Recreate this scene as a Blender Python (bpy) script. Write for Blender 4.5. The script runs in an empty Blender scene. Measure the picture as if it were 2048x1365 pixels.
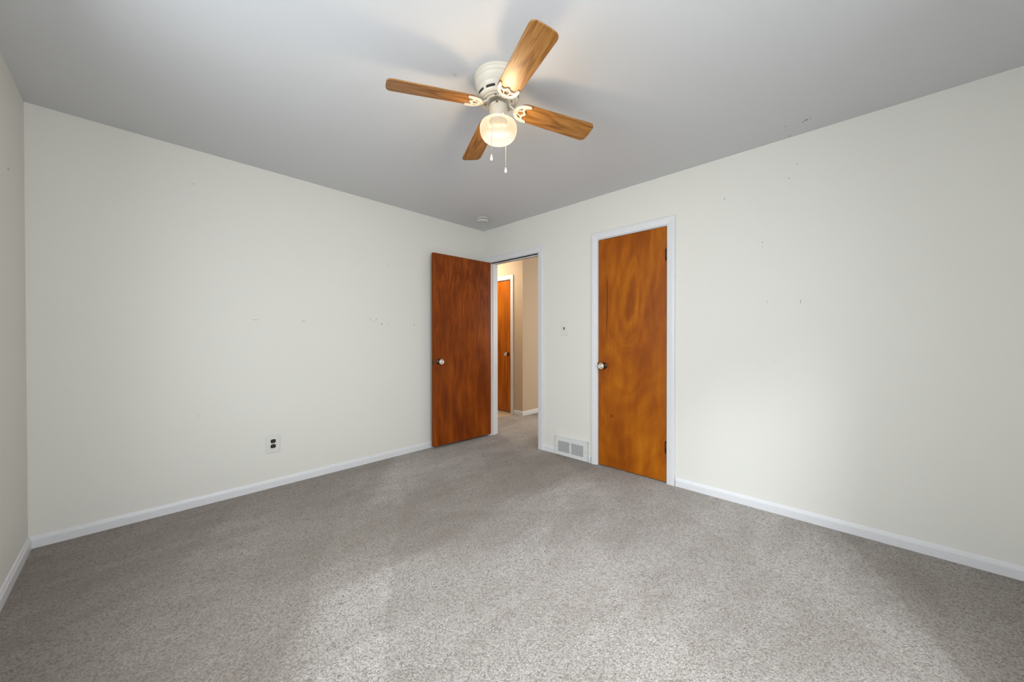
import bpy, bmesh, math, random
from mathutils import Vector, Matrix
C = bpy.context.scene.collection
SC = bpy.context.scene
PI = math.pi

# ------------------------------------------------------------------ camera
F_PX, PITCH, YAW, CH, ROLL = 726.585, 0.00703598, 0.76632225, 1.1517, -0.000797
def make_camera():
    F = Vector((math.cos(YAW)*math.cos(PITCH), math.sin(YAW)*math.cos(PITCH), -math.sin(PITCH)))
    R0 = Vector((math.sin(YAW), -math.cos(YAW), 0)); U0 = R0.cross(F)
    R = R0*math.cos(ROLL) + U0*math.sin(ROLL); U = U0*math.cos(ROLL) - R0*math.sin(ROLL)
    cd = bpy.data.cameras.new('camera'); cam = bpy.data.objects.new('camera', cd); C.objects.link(cam)
    cd.sensor_width = 36; cd.lens = F_PX/2048*36; cd.clip_start = 0.02; cd.clip_end = 200
    m = Matrix(((R.x, U.x, -F.x, 0), (R.y, U.y, -F.y, 0), (R.z, U.z, -F.z, CH), (0, 0, 0, 1)))
    cam.matrix_world = m
    SC.camera = cam
make_camera()

# ------------------------------------------------------------------ room measures (metres)
AX, BY, LX, FY, H = 2.9226, 3.2829, -0.4104, -0.72, 2.44   # right wall, back wall, left wall, wall behind the camera, ceiling
WT = 0.12                                                  # wall thickness
HX = 4.0                                                   # hallway wall beyond the doorway
HY = 3.63                                                  # corner of that wall
# openings
D_Y0, D_Y1, D_Z = 2.425, 3.18, 2.042                       # bedroom doorway
CL_Y0, CL_Y1, CL_Z = 1.106, 1.731, 2.048                   # closet doorway
HD_Y0, HD_Y1, HD_Z = 3.868, 4.50, 2.058                    # hallway door opening
WIN_L = (0.15, 1.95, 0.85, 2.12)                           # window in left wall, y0 y1 z0 z1
WIN_F = (0.05, 1.40, 0.85, 2.12)                           # window behind the camera, x0 x1 z0 z1

# ------------------------------------------------------------------ world, daylight, exposure
w = bpy.data.worlds.new('world'); SC.world = w; w.use_nodes = True
bg = w.node_tree.nodes['Background']; bg.inputs[0].default_value = (0.80, 0.90, 1.0, 1); bg.inputs[1].default_value = 1.0
def area(name, loc, direction, sx, sy, power, col, spread=180):
    ld = bpy.data.lights.new(name, 'AREA'); ld.shape = 'RECTANGLE'; ld.size = sx; ld.size_y = sy
    ld.energy = power; ld.color = col; ld.spread = math.radians(spread)
    o = bpy.data.objects.new(name, ld); C.objects.link(o); o.location = loc
    o.rotation_euler = Vector(direction).to_track_quat('-Z', 'Y').to_euler()
    return o
area('daylight_left_window', (LX-0.45, 1.05, 1.75), (1, 0.08, -0.38), 1.9, 1.4, 84, (0.90, 0.96, 1.0))
area('daylight_front_window', (0.70, FY-0.45, 1.75), (-0.12, 1, -0.42), 1.6, 1.4, 88, (0.90, 0.96, 1.0))
area('sky_above_front_window', (-0.30, FY-1.10, 3.06), (0.72, 1, -1.2), 0.7, 0.4, 62, (0.88, 0.94, 1.0), 120)
area('daylight_living_area', (5.2, 0.9, 1.6), (0.0, 1, -0.1), 1.6, 1.4, 46, (1.0, 0.93, 0.84))
SC.view_settings.view_transform = 'Standard'; SC.view_settings.look = 'None'
SC.view_settings.exposure = 0.25; SC.view_settings.gamma = 1.0
SC.view_settings.use_curve_mapping = False

# ------------------------------------------------------------------ node helpers
def srgb(r, g, b):
    f = lambda c: (c/255/12.92) if c/255 <= 0.04045 else ((c/255+0.055)/1.055)**2.4
    return (f(r), f(g), f(b), 1)
class NT:
    def __init__(s, name):
        s.m = bpy.data.materials.new(name); s.m.use_nodes = True
        s.t = s.m.node_tree; s.b = s.t.nodes['Principled BSDF']
    def n(s, typ, **kw):
        nd = s.t.nodes.new(typ)
        for k, v in kw.items(): setattr(nd, k, v)
        return nd
    def set(s, sock, v):
        if isinstance(v, bpy.types.NodeSocket): s.t.links.new(v, sock)
        else: sock.default_value = v
    def math(s, op, a, b=0.0, c=0.0):
        nd = s.n('ShaderNodeMath', operation=op)
        s.set(nd.inputs[0], a); s.set(nd.inputs[1], b)
        if op in ('MULTIPLY_ADD', 'SMOOTH_MIN', 'SMOOTH_MAX'): s.set(nd.inputs[2], c)
        return nd.outputs[0]
    def vmath(s, op, a, b=(0, 0, 0)):
        nd = s.n('ShaderNodeVectorMath', operation=op)
        s.set(nd.inputs[0], a); s.set(nd.inputs[1], b)
        return nd.outputs['Value'] if op in ('LENGTH', 'DOT_PRODUCT', 'DISTANCE') else nd.outputs[0]
    def obj(s): return s.n('ShaderNodeTexCoord').outputs['Object']
    def sep(s, v):
        nd = s.n('ShaderNodeSeparateXYZ'); s.set(nd.inputs[0], v); return nd.outputs
    def comb(s, x, y, z):
        nd = s.n('ShaderNodeCombineXYZ')
        for i, v in enumerate((x, y, z)): s.set(nd.inputs[i], v)
        return nd.outputs[0]
    def noise(s, v, scale, detail=2, rough=0.5, dist=0.0):
        nd = s.n('ShaderNodeTexNoise'); s.set(nd.inputs['Vector'], v)
        nd.inputs['Scale'].default_value = scale; nd.inputs['Detail'].default_value = detail
        nd.inputs['Roughness'].default_value = rough; nd.inputs['Distortion'].default_value = dist
        return nd.outputs[0]
    def vor(s, v, scale, feature='F1', out='Distance', rnd=1.0):
        nd = s.n('ShaderNodeTexVoronoi', feature=feature); s.set(nd.inputs['Vector'], v)
        nd.inputs['Scale'].default_value = scale; nd.inputs['Randomness'].default_value = rnd
        return nd.outputs[out]
    def ramp(s, f, stops, interp='LINEAR'):
        nd = s.n('ShaderNodeValToRGB'); s.set(nd.inputs[0], f); r = nd.color_ramp; r.interpolation = interp
        while len(r.elements) < len(stops): r.elements.new(0.5)
        for e, (p, c) in zip(r.elements, stops):
            e.position = p; e.color = c if len(c) == 4 else (*c, 1)
        return nd.outputs[0]
    def mix(s, f, a, b, blend='MIX'):
        nd = s.n('ShaderNodeMix', data_type='RGBA', blend_type=blend)
        s.set(nd.inputs[0], f); s.set(nd.inputs[6], a); s.set(nd.inputs[7], b)
        return nd.outputs[2]
    def maprange(s, f, a, b, c, d, smooth=False):
        nd = s.n('ShaderNodeMapRange'); s.set(nd.inputs[0], f)
        if smooth: nd.interpolation_type = 'SMOOTHSTEP'
        for i, v in enumerate((a, b, c, d)): nd.inputs[i+1].default_value = v
        return nd.outputs[0]
    def bump(s, h, strength=0.3, dist=0.01):
        nd = s.n('ShaderNodeBump'); s.set(nd.inputs['Height'], h)
        nd.inputs['Strength'].default_value = strength; nd.inputs['Distance'].default_value = dist
        s.t.links.new(nd.outputs[0], s.b.inputs['Normal'])
    def base(s, c): s.set(s.b.inputs['Base Color'], c)
    def rough(s, r): s.set(s.b.inputs['Roughness'], r)

def plain(name, col, rough=0.5, metal=0.0, spec=0.5, bump=None):
    n = NT(name); v = n.obj()
    f = n.noise(v, 30, 3)
    c2 = tuple(x*0.94 for x in col[:3]) + (1,)
    n.base(n.mix(f, col, c2)); n.rough(rough)
    n.b.inputs['Metallic'].default_value = metal; n.b.inputs['Specular IOR Level'].default_value = spec
    if bump: n.bump(n.noise(v, bump[0], 2), bump[1], 0.002)
    return n.m

def wall_paint(name, col, marks=(), axis=0, spec=0.25):
    """painted plaster; marks = (a, b, radius_a, radius_b, strength) in the wall's own plane"""
    n = NT(name); v = n.obj()
    big = n.noise(v, 1.3, 2)
    c = n.mix(big, col, tuple(x*0.975 for x in col[:3]) + (1,))
    if marks:
        o = n.sep(v)
        ab = {0: (1, 2), 1: (0, 2), 2: (0, 1)}[axis]
        nz = n.noise(v, 90, 2)
        acc = None
        for a, b, ra, rb, st in marks:
            x = n.math('DIVIDE', n.math('SUBTRACT', o[ab[0]], a), ra)
            y = n.math('DIVIDE', n.math('SUBTRACT', o[ab[1]], b), rb)
            d = n.math('ADD', n.math('MULTIPLY', x, x), n.math('MULTIPLY', y, y))
            d = n.math('ADD', d, n.math('MULTIPLY', n.math('SUBTRACT', nz, 0.5), 1.2))
            k = n.math('MULTIPLY', n.maprange(d, 1.0, 0.25, 0.0, 1.0), st)
            acc = k if acc is None else n.math('MAXIMUM', acc, k)
        c = n.mix(acc, c, srgb(60, 55, 48))
    n.base(c); n.rough(0.62); n.b.inputs['Specular IOR Level'].default_value = spec
    h = n.math('ADD', n.noise(v, 180, 2), n.math('MULTIPLY', n.noise(v, 12, 2), 1.5))
    n.bump(h, 0.06, 0.002)
    return n.m

def wood_open_door():
    """book-matched veneer leaves with cathedral figure, dark red-brown stain (door local: x along width, z up)"""
    n = NT('dark_stained_veneer'); v = n.obj(); o = n.sep(v)
    warp = n.noise(n.comb(n.math('MULTIPLY', o[0], 2.0), 0.0, n.math('MULTIPLY', o[2], 0.9)), 2.2, 2)
    # leaf 1 to 4, 0.19 m wide, mirrored
    u = n.math('PINGPONG', n.math('ADD', o[0], 0.095), 0.0975)
    uu = n.math('ADD', n.math('MULTIPLY', n.math('SUBTRACT', u, 0.03), 1.0), n.math('MULTIPLY', n.math('SUBTRACT', warp, 0.5), 0.05))
    ph = n.math('ADD', n.math('MULTIPLY', n.math('MULTIPLY', uu, uu), 170.0), n.math('MULTIPLY', o[2], 2.1))
    ph = n.math('ADD', ph, n.math('MULTIPLY', warp, 1.4))
    rings = n.math('SINE', n.math('MULTIPLY', ph, 12.0))
    rings2 = n.math('SINE', n.math('MULTIPLY', ph, 37.0))
    top = n.maprange(o[2], 0.9, 1.7, 0.15, 1.0, True)
    fine = n.noise(n.comb(n.math('MULTIPLY', o[0], 1.0), 0.0, n.math('MULTIPLY', o[2], 0.03)), 260, 3, 0.6)
    streak = n.noise(n.comb(o[0], 0.0, n.math('MULTIPLY', o[2], 0.16)), 15, 3, 0.55, 0.4)
    r = n.math('MULTIPLY', n.math('ADD', n.math('MULTIPLY', rings, 0.055), n.math('MULTIPLY', rings2, 0.028)), top)
    f = n.math('ADD', n.math('ADD', r, n.math('MULTIPLY_ADD', streak, 0.62, 0.19)), n.math('MULTIPLY', n.math('SUBTRACT', fine, 0.5), 0.16))
    blotch = n.noise(n.comb(n.math('MULTIPLY', o[0], 1.6), 3.0, n.math('MULTIPLY', o[2], 0.9)), 2.6, 2)
    f = n.math('ADD', f, n.math('MULTIPLY', n.math('SUBTRACT', blotch, 0.5), 0.30))
    c = n.ramp(f, [(0.20, srgb(82, 30, 2)), (0.42, srgb(112, 48, 4)), (0.58, srgb(137, 64, 8)), (0.8, srgb(160, 86, 18))])
    n.base(c); n.rough(n.maprange(fine, 0.3, 0.7, 0.34, 0.46)); n.b.inputs['Specular IOR Level'].default_value = 0.2
    n.bump(fine, 0.05, 0.001)
    return n.m

def wood_closet_door():
    """plain-sliced amber birch with a big drawn-out loop of figure"""
    n = NT('amber_birch_veneer'); v = n.obj(); o = n.sep(v)
    wn = n.n('ShaderNodeTexNoise'); n.set(wn.inputs['Vector'], n.comb(n.math('MULTIPLY', o[0], 2.2), 0.0, n.math('MULTIPLY', o[2], 0.75)))
    wn.inputs['Scale'].default_value = 2.4; wn.inputs['Detail'].default_value = 2
    warp = wn.outputs[0]
    # loop (knot-like figure) centred upper middle, leaning
    dz = n.math('SUBTRACT', o[2], 1.37)
    x = n.math('SUBTRACT', o[0], n.math('MULTIPLY_ADD', dz, 0.13, -0.005))
    x = n.math('ADD', x, n.math('MULTIPLY', n.math('SUBTRACT', warp, 0.5), 0.06))
    zz = n.math('ADD', n.math('MULTIPLY', n.math('MAXIMUM', dz, 0.0), 0.15), n.math('MULTIPLY', n.math('MINIMUM', dz, 0.0), 0.50))
    d = n.math('SQRT', n.math('ADD', n.math('MULTIPLY', x, x), n.math('ADD', n.math('MULTIPLY', zz, zz), 0.0004)))
    ph = n.math('ADD', n.math('MULTIPLY', d, 9.0), n.math('MULTIPLY', warp, 1.9))
    rings = n.math('SINE', n.math('MULTIPLY', ph, 9.0))
    rings2 = n.math('SINE', n.math('MULTIPLY', ph, 31.0))
    fine = n.noise(n.comb(o[0], 0.0, n.math('MULTIPLY', o[2], 0.025)), 240, 3, 0.6)
    streak = n.noise(n.comb(n.math('ADD', o[0], n.math('MULTIPLY', warp, 0.10)), 0.0, n.math('MULTIPLY', o[2], 0.16)), 12, 3, 0.55, 0.5)
    blotch = n.noise(n.comb(o[0], 7.0, n.math('MULTIPLY', o[2], 0.6)), 3.4, 3, 0.5, 0.6)
    near = n.maprange(d, 0.08, 0.26, 1.0, 0.35, True)
    f = n.math('MULTIPLY', near, n.math('ADD', n.math('MULTIPLY', rings, 0.055), n.math('MULTIPLY', rings2, 0.022)))
    f = n.math('ADD', f, n.math('ADD', n.math('MULTIPLY', streak, 0.42), n.math('MULTIPLY', blotch, 0.58)))
    f = n.math('ADD', f, n.math('MULTIPLY', n.math('SUBTRACT', fine, 0.5), 0.10))
    core = n.math('SUBTRACT', 1.0, n.maprange(d, 0.022, 0.062, 0.0, 1.0, True))
    f = n.math('SUBTRACT', f, n.math('MULTIPLY', core, 0.17))
    c = n.ramp(f, [(0.26, srgb(118, 56, 4)), (0.45, srgb(146, 74, 6)), (0.60, srgb(166, 92, 8)), (0.78, srgb(186, 114, 24))])
    # dark mineral streak near the latch side
    sx = n.math('ABSOLUTE', n.math('SUBTRACT', o[0], n.math('MULTIPLY_ADD', n.math('SINE', n.math('MULTIPLY', o[2], 5.0)), 0.006, -0.222)))
    m1 = n.maprange(sx, 0.003, 0.008, 0.75, 0.0)
    m2 = n.math('MULTIPLY', n.maprange(o[2], 1.10, 1.30, 0.0, 1.0, True), n.maprange(o[2], 1.62, 1.74, 1.0, 0.0, True))
    c = n.mix(n.math('MULTIPLY', m1, m2), c, srgb(92, 40, 8))
    # small pin knot
    kx = n.math('DIVIDE', n.math('ADD', o[0], 0.175), 0.012); kz = n.math('DIVIDE', n.math('SUBTRACT', o[2], 0.455), 0.02)
    kd = n.math('ADD', n.math('MULTIPLY', kx, kx), n.math('MULTIPLY', kz, kz))
    c = n.mix(n.maprange(kd, 1.0, 0.1, 0.0, 0.8), c, srgb(96, 38, 6))
    n.base(c); n.rough(n.maprange(fine, 0.3, 0.7, 0.36, 0.48)); n.b.inputs['Specular IOR Level'].default_value = 0.2
    n.bump(fine, 0.05, 0.001)
    return n.m

def wood_hall_door():
    n = NT('orange_stained_veneer'); v = n.obj(); o = n.sep(v)
    st = n.noise(n.comb(o[0], 0.0, n.math('MULTIPLY', o[2], 0.05)), 34, 3, 0.55, 0.3)
    c = n.ramp(st, [(0.3, srgb(138, 66, 4)), (0.5, srgb(172, 90, 6)), (0.7, srgb(192, 114, 16))])
    n.base(c); n.rough(0.3)
    return n.m

def wood_blade():
    """oak-look laminate, grain along the blade (local x)"""
    n = NT('oak_blade_laminate'); v = n.obj(); o = n.sep(v)
    g = n.noise(n.comb(n.math('MULTIPLY', o[0], 0.06), o[1], 0.0), 120, 3, 0.6)
    uy = n.math('MULTIPLY', o[1], o[1])
    ph = n.math('ADD', n.math('MULTIPLY', uy, 900.0), n.math('MULTIPLY', o[0], 8.0))
    ph = n.math('ADD', ph, n.math('MULTIPLY', n.noise(n.comb(n.math('MULTIPLY', o[0], 0.3), o[1], 0.0), 14, 2), 5.0))
    r = n.math('SINE', n.math('MULTIPLY', ph, 3.0))
    f = n.math('ADD', g, n.math('MULTIPLY', r, 0.10))
    c = n.ramp(f, [(0.3, srgb(120, 76, 32)), (0.5, srgb(146, 97, 44)), (0.7, srgb(166, 118, 62))])
    n.base(c); n.rough(0.38); n.b.inputs['Specular IOR Level'].default_value = 0.4
    return n.m

def carpet():
    n = NT('heathered_carpet'); v = n.obj()
    wob = n.n('ShaderNodeTexNoise'); n.set(wob.inputs['Vector'], v); wob.inputs['Scale'].default_value = 60; wob.inputs['Detail'].default_value = 2
    vv = n.vmath('ADD', v, n.vmath('SCALE', wob.outputs['Color']))
    vv = n.vmath('ADD', v, n.vmath('MULTIPLY', wob.outputs['Color'], (0.010, 0.010, 0.0)))
    tuft = n.vor(vv, 190)
    cell = n.n('ShaderNodeTexVoronoi'); n.set(cell.inputs['Vector'], vv); cell.inputs['Scale'].default_value = 190
    rnd = n.sep(cell.outputs['Color'])[0]
    fib = n.noise(vv, 420, 3, 0.65)
    mid = n.noise(v, 26, 3, 0.6)
    # vacuum tracks and footfall: broad, pile leaning this way and that
    rot = n.n('ShaderNodeMapping'); rot.inputs['Rotation'].default_value = (0, 0, 0.30); rot.inputs['Scale'].default_value = (1.0, 3.0, 1.0)
    n.set(rot.inputs['Vector'], v)
    track = n.noise(rot.outputs[0], 1.1, 3, 0.55, 0.6)
    rot2 = n.n('ShaderNodeMapping'); rot2.inputs['Rotation'].default_value = (0, 0, -0.75); rot2.inputs['Scale'].default_value = (1.0, 2.2, 1.0)
    n.set(rot2.inputs['Vector'], v)
    foot = n.noise(rot2.outputs[0], 3.2, 3, 0.6, 0.8)
    b = n.math('ADD', n.math('MULTIPLY', rnd, 0.40), n.math('MULTIPLY', fib, 0.55))
    b = n.math('ADD', b, n.math('MULTIPLY', n.math('SUBTRACT', 0.45, tuft), 0.35))
    c = n.ramp(b, [(0.14, srgb(106, 96, 88)), (0.40, srgb(188, 181, 174)), (0.62, srgb(213, 207, 202)), (0.9, srgb(240, 236, 233))])
    t = n.math('ADD', n.math('MULTIPLY', n.maprange(track, 0.40, 0.62, 0.0, 1.0, True), 0.6), n.math('MULTIPLY', n.maprange(foot, 0.38, 0.66, 0.0, 1.0, True), 0.4))
    c = n.mix(n.maprange(t, 0.0, 1.0, 0.34, 0.0), c, srgb(126, 114, 102), 'MIX')
    # shade outside the window's light patch painted into the colour, along with brushed nap: a band across the room, the strip by the left wall, a wedge by the right wall
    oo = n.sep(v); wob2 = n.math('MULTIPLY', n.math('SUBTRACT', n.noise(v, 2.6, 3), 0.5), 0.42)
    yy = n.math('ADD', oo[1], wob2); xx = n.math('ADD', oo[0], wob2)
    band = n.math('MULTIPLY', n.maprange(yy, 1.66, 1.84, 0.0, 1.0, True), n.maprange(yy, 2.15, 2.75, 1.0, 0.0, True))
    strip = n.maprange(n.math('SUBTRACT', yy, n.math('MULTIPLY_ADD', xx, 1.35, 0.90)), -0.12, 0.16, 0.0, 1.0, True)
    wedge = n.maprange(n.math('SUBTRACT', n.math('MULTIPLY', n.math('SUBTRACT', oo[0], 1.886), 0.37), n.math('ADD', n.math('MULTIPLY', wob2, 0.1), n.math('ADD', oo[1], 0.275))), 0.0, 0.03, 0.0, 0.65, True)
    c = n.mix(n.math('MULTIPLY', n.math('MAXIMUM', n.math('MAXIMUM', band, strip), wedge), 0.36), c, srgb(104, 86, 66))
    # straight vacuum passes of different direction
    for ang, per, seed, st in ((0.55, 0.36, 3.1, 0.20), (-0.85, 0.42, 9.7, 0.16)):
        mp = n.n('ShaderNodeMapping'); mp.inputs['Rotation'].default_value = (0, 0, ang); n.set(mp.inputs['Vector'], v)
        q = n.sep(mp.outputs[0]); wv = n.noise(v, 1.7, 2)
        uu = n.math('DIVIDE', n.math('ADD', q[0], n.math('MULTIPLY', wv, 0.18)), per)
        fl = n.math('FLOOR', uu); fr = n.math('FRACT', uu)
        h1 = n.noise(n.comb(fl, seed, n.math('MULTIPLY', q[1], 0.35)), 1.73, 1)
        h2 = n.noise(n.comb(n.math('ADD', fl, 1.0), seed, n.math('MULTIPLY', q[1], 0.35)), 1.73, 1)
        e = n.maprange(n.math('ADD', fr, n.math('MULTIPLY', n.math('SUBTRACT', mid, 0.5), 0.10)), 0.86, 1.0, 0.0, 1.0, True)
        hm = n.math('ADD', n.math('MULTIPLY', h1, n.math('SUBTRACT', 1.0, e)), n.math('MULTIPLY', h2, e))
        c = n.mix(n.maprange(hm, 0.36, 0.60, st, 0.0), c, srgb(112, 101, 90))
    c = n.mix(n.maprange(mid, 0.3, 0.7, 0.12, 0.0), c, srgb(110, 102, 94))
    n.base(c); n.rough(0.95); n.b.inputs['Specular IOR Level'].default_value = 0.1
    n.b.inputs['Sheen Weight'].default_value = 0.15; n.b.inputs['Sheen Roughness'].default_value = 0.6
    h = n.math('ADD', n.math('MULTIPLY', tuft, -1.0), n.math('MULTIPLY', fib, 0.8))
    h = n.math('ADD', h, n.math('MULTIPLY', mid, 1.2))
    n.bump(h, 0.85, 0.006)
    return n.m

def globe_glass():
    n = NT('lit_opal_glass'); v = n.obj(); o = n.sep(v)
    c = n.ramp(n.maprange(o[2], -0.129, -0.02, 0.0, 1.0), [(0.0, (1.1, 1.05, 1.0, 1)), (0.10, (1.08, 1.0, 0.92, 1)), (0.26, (1.0, 0.76, 0.45, 1)), (0.6, (1.0, 0.82, 0.57, 1)), (1.0, (1.0, 0.90, 0.78, 1))])
    n.base((0.03, 0.028, 0.026, 1)); n.rough(0.25)
    n.set(n.b.inputs['Emission Color'], c); n.b.inputs['Emission Strength'].default_value = GLOBE
    # the opal glass lets part of the bulb's light straight through
    tr = n.n('ShaderNodeBsdfTransparent'); tr.inputs[0].default_value = (1.0, 0.92, 0.8, 1); mx = n.n('ShaderNodeMixShader'); mx.inputs[0].default_value = 0.16
    out = n.t.nodes['Material Output']
    n.t.links.new(n.b.outputs[0], mx.inputs[1]); n.t.links.new(tr.outputs[0], mx.inputs[2]); n.t.links.new(mx.outputs[0], out.inputs['Surface'])
    return n.m
def lamp_glass(name, col, s):
    n = NT(name); n.base((0.9, 0.88, 0.85, 1))
    n.set(n.b.inputs['Emission Color'], col); n.b.inputs['Emission Strength'].default_value = s
    return n.m
def pane_glass():
    n = NT('window_glass'); t = n.t
    gl = n.n('ShaderNodeBsdfGlossy'); gl.inputs['Roughness'].default_value = 0.02
    tr = n.n('ShaderNodeBsdfTransparent'); mx = n.n('ShaderNodeMixShader')
    mx.inputs[0].default_value = 0.04
    t.links.new(tr.outputs[0], mx.inputs[1]); t.links.new(gl.outputs[0], mx.inputs[2])
    t.links.new(mx.outputs[0], t.nodes['Material Output'].inputs['Surface'])
    return n.m
GLOBE = 0.62; BULB = 21.0

back_marks = [(0.628, 1.294, 0.030, 0.003, 0.35), (0.955, 1.293, 0.012, 0.004, 0.5), (0.975, 1.292, 0.006, 0.003, 0.4),
              (1.519, 1.330, 0.006, 0.012, 0.28), (1.555, 1.315, 0.005, 0.012, 0.28), (1.576, 1.334, 0.005, 0.012, 0.35),
              (1.628, 1.290, 0.012, 0.005, 0.7), (1.690, 1.284, 0.012, 0.004, 0.35), (1.973, 1.292, 0.008, 0.010, 0.5),
              (2.005, 1.288, 0.008, 0.004, 0.35), (0.284, 2.207, 0.005, 0.005, 0.5), (1.688, 1.855, 0.018, 0.003, 0.4),
              (0.30, 0.62, 0.004, 0.012, 0.2)]
right_marks = [(0.341, 2.18, 0.005, 0.005, 0.6), (0.709, 2.146, 0.005, 0.006, 0.6), (0.482, 1.795, 0.005, 0.005, 0.55),
               (0.482, 1.765, 0.004, 0.004, 0.5), (0.28, 1.385, 0.003, 0.014, 0.5), (0.453, 1.395, 0.003, 0.012, 0.3),
               (2.123, 2.038, 0.008, 0.005, 0.4), (0.413, 0.994, 0.003, 0.014, 0.2), (0.30, 2.26, 0.010, 0.003, 0.3), (0.10, 1.45, 0.002, 0.16, 0.05)]
ceil_marks = [(2.751, 0.339, 0.008, 0.006, 0.5), (2.90, 0.337, 0.008, 0.005, 0.8), (2.766, 0.257, 0.008, 0.006, 0.6),
              (2.756, 0.242, 0.008, 0.010, 0.8), (2.745, 0.237, 0.005, 0.005, 0.5), (2.757, 0.222, 0.006, 0.006, 0.5), (2.738, 0.223, 0.006, 0.006, 0.4),
              (1.093, 1.437, 0.014, 0.008, 0.22), (1.276, 2.075, 0.010, 0.006, 0.2)]
left_marks = [(2.911, 1.956, 0.022, 0.003, 0.7), (2.93, 1.958, 0.004, 0.010, 0.8)]
WALL_COL = srgb(219, 217, 210)
M = dict(
    back=wall_paint('offwhite_wall_paint_with_scuffs', WALL_COL, back_marks, 1),
    right=wall_paint('offwhite_wall_paint_with_nail_holes', WALL_COL, right_marks, 0),
    left=wall_paint('offwhite_wall_paint_with_scratch', WALL_COL, left_marks, 0),
    wall=wall_paint('offwhite_wall_paint', WALL_COL),
    ceil=wall_paint('flat_white_ceiling_paint', srgb(211, 212, 214), ceil_marks, 2),
    beige=wall_paint('beige_hallway_paint', srgb(190, 170, 146)),
    trim=plain('white_trim_enamel', srgb(219, 219, 221), 0.35),
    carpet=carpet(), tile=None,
    open_door=wood_open_door(), closet_door=wood_closet_door(), hall_door=wood_hall_door(), blade=wood_blade(),
    edge=plain('door_edge_wood', srgb(122, 60, 14), 0.6, 0.0, 0.1),
    cream=plain('cream_enamel', srgb(203, 195, 180), 0.35),
    dark=plain('dark_slot', srgb(38, 34, 30), 0.7),
    bronze=plain('aged_brass', srgb(70, 58, 40), 0.35, 0.8),
    nickel=plain('tarnished_nickel', srgb(60, 62, 62), 0.3, 0.85),
    chrome=plain('polished_knob_metal', srgb(218, 208, 194), 0.30, 0.45),
    plate=plain('white_plastic_plate', srgb(216, 215, 209), 0.35),
    brown=plain('brown_bakelite', srgb(30, 22, 16), 0.3),
    socket=plain('brown_lamp_socket', srgb(12, 9, 6), 0.95),
    steel=plain('screw_steel', srgb(120, 118, 112), 0.4, 0.7),
    register=plain('white_register_enamel', srgb(216, 217, 214), 0.4),
    louver=plain('register_louver_enamel', srgb(186, 188, 186), 0.45),
    chain=plain('ball_chain_brass', srgb(190, 170, 120), 0.35, 0.5),
    fob=plain('white_porcelain_fob', srgb(230, 226, 216), 0.2),
    detector=plain('ivory_detector_plastic', srgb(204, 204, 199), 0.5),
    globe=globe_glass(), pane=pane_glass(),
    backing=plain('duct_metal', srgb(44, 44, 44), 0.7, 0.2),
)
def tile_mat():
    n = NT('beige_vinyl_tile'); v = n.obj()
    br = n.n('ShaderNodeTexBrick'); n.set(br.inputs['Vector'], v); br.offset = 0.0
    br.inputs['Color1'].default_value = srgb(206, 188, 160); br.inputs['Color2'].default_value = srgb(198, 178, 150); br.inputs['Mortar'].default_value = srgb(170, 150, 126)
    br.inputs['Scale'].default_value = 1.0; br.inputs['Mortar Size'].default_value = 0.003
    br.inputs['Brick Width'].default_value = 0.305; br.inputs['Row Height'].default_value = 0.305
    n.base(br.outputs[0]); n.rough(0.3)
    return n.m
M['tile'] = tile_mat()

# ------------------------------------------------------------------ mesh helpers
def link(name, bm, mat, parent=None, smooth=False, bevel=0.0, autosmooth=True):
    me = bpy.data.meshes.new(name); bmesh.ops.recalc_face_normals(bm, faces=bm.faces[:]); bm.to_mesh(me); bm.free()
    if mat: me.materials.append(mat)
    if smooth:
        for p in me.polygons: p.use_smooth = True
    o = bpy.data.objects.new(name, me); C.objects.link(o)
    if parent is not None: o.parent = parent
    if bevel:
        b = o.modifiers.new('bevel', 'BEVEL'); b.width = bevel; b.segments = 3; b.limit_method = 'ANGLE'; b.angle_limit = math.radians(40)
        for p in me.polygons: p.use_smooth = True
        wn = o.modifiers.new('normals', 'WEIGHTED_NORMAL'); wn.keep_sharp = False
    return o
def structure(o): o['kind'] = 'structure'; return o
def thing(name, label, cat, loc=(0, 0, 0), group=None):
    o = bpy.data.objects.new(name, None); C.objects.link(o); o.location = loc
    o.empty_display_size = 0.1; o['label'] = label; o['category'] = cat
    if group: o['group'] = group
    return o
def box(bm, x0, x1, y0, y1, z0, z1):
    vs = [bm.verts.new((x, y, z)) for z in (z0, z1) for y in (y0, y1) for x in (x0, x1)]
    for f in ((0, 1, 3, 2), (4, 5, 7, 6), (0, 1, 5, 4), (2, 3, 7, 6), (0, 2, 6, 4), (1, 3, 7, 5)):
        bm.faces.new([vs[i] for i in f])
    return vs
def bbox(*a): bm = bmesh.new(); box(bm, *a); return bm
def lathe(bm, prof, seg=48, mtx=None, cap=True):
    rings = []
    for r, z in prof:
        if r < 1e-6: rings.append([bm.verts.new((0, 0, z))])
        else: rings.append([bm.verts.new((r*math.cos(2*PI*i/seg), r*math.sin(2*PI*i/seg), z)) for i in range(seg)])
    for a, b in zip(rings, rings[1:]):
        if len(a) == 1 and len(b) == 1: continue
        for i in range(seg):
            j = (i+1) % seg
            if len(a) == 1: bm.faces.new((a[0], b[i], b[j]))
            elif len(b) == 1: bm.faces.new((a[i], a[j], b[0]))
            else: bm.faces.new((a[i], a[j], b[j], b[i]))
    if cap:
        for rg in (rings[0], rings[-1]):
            if len(rg) > 1: bm.faces.new(rg)
    if mtx is not None:
        vs = [v for rg in rings for v in rg]
        for v in vs: v.co = mtx @ v.co
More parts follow.
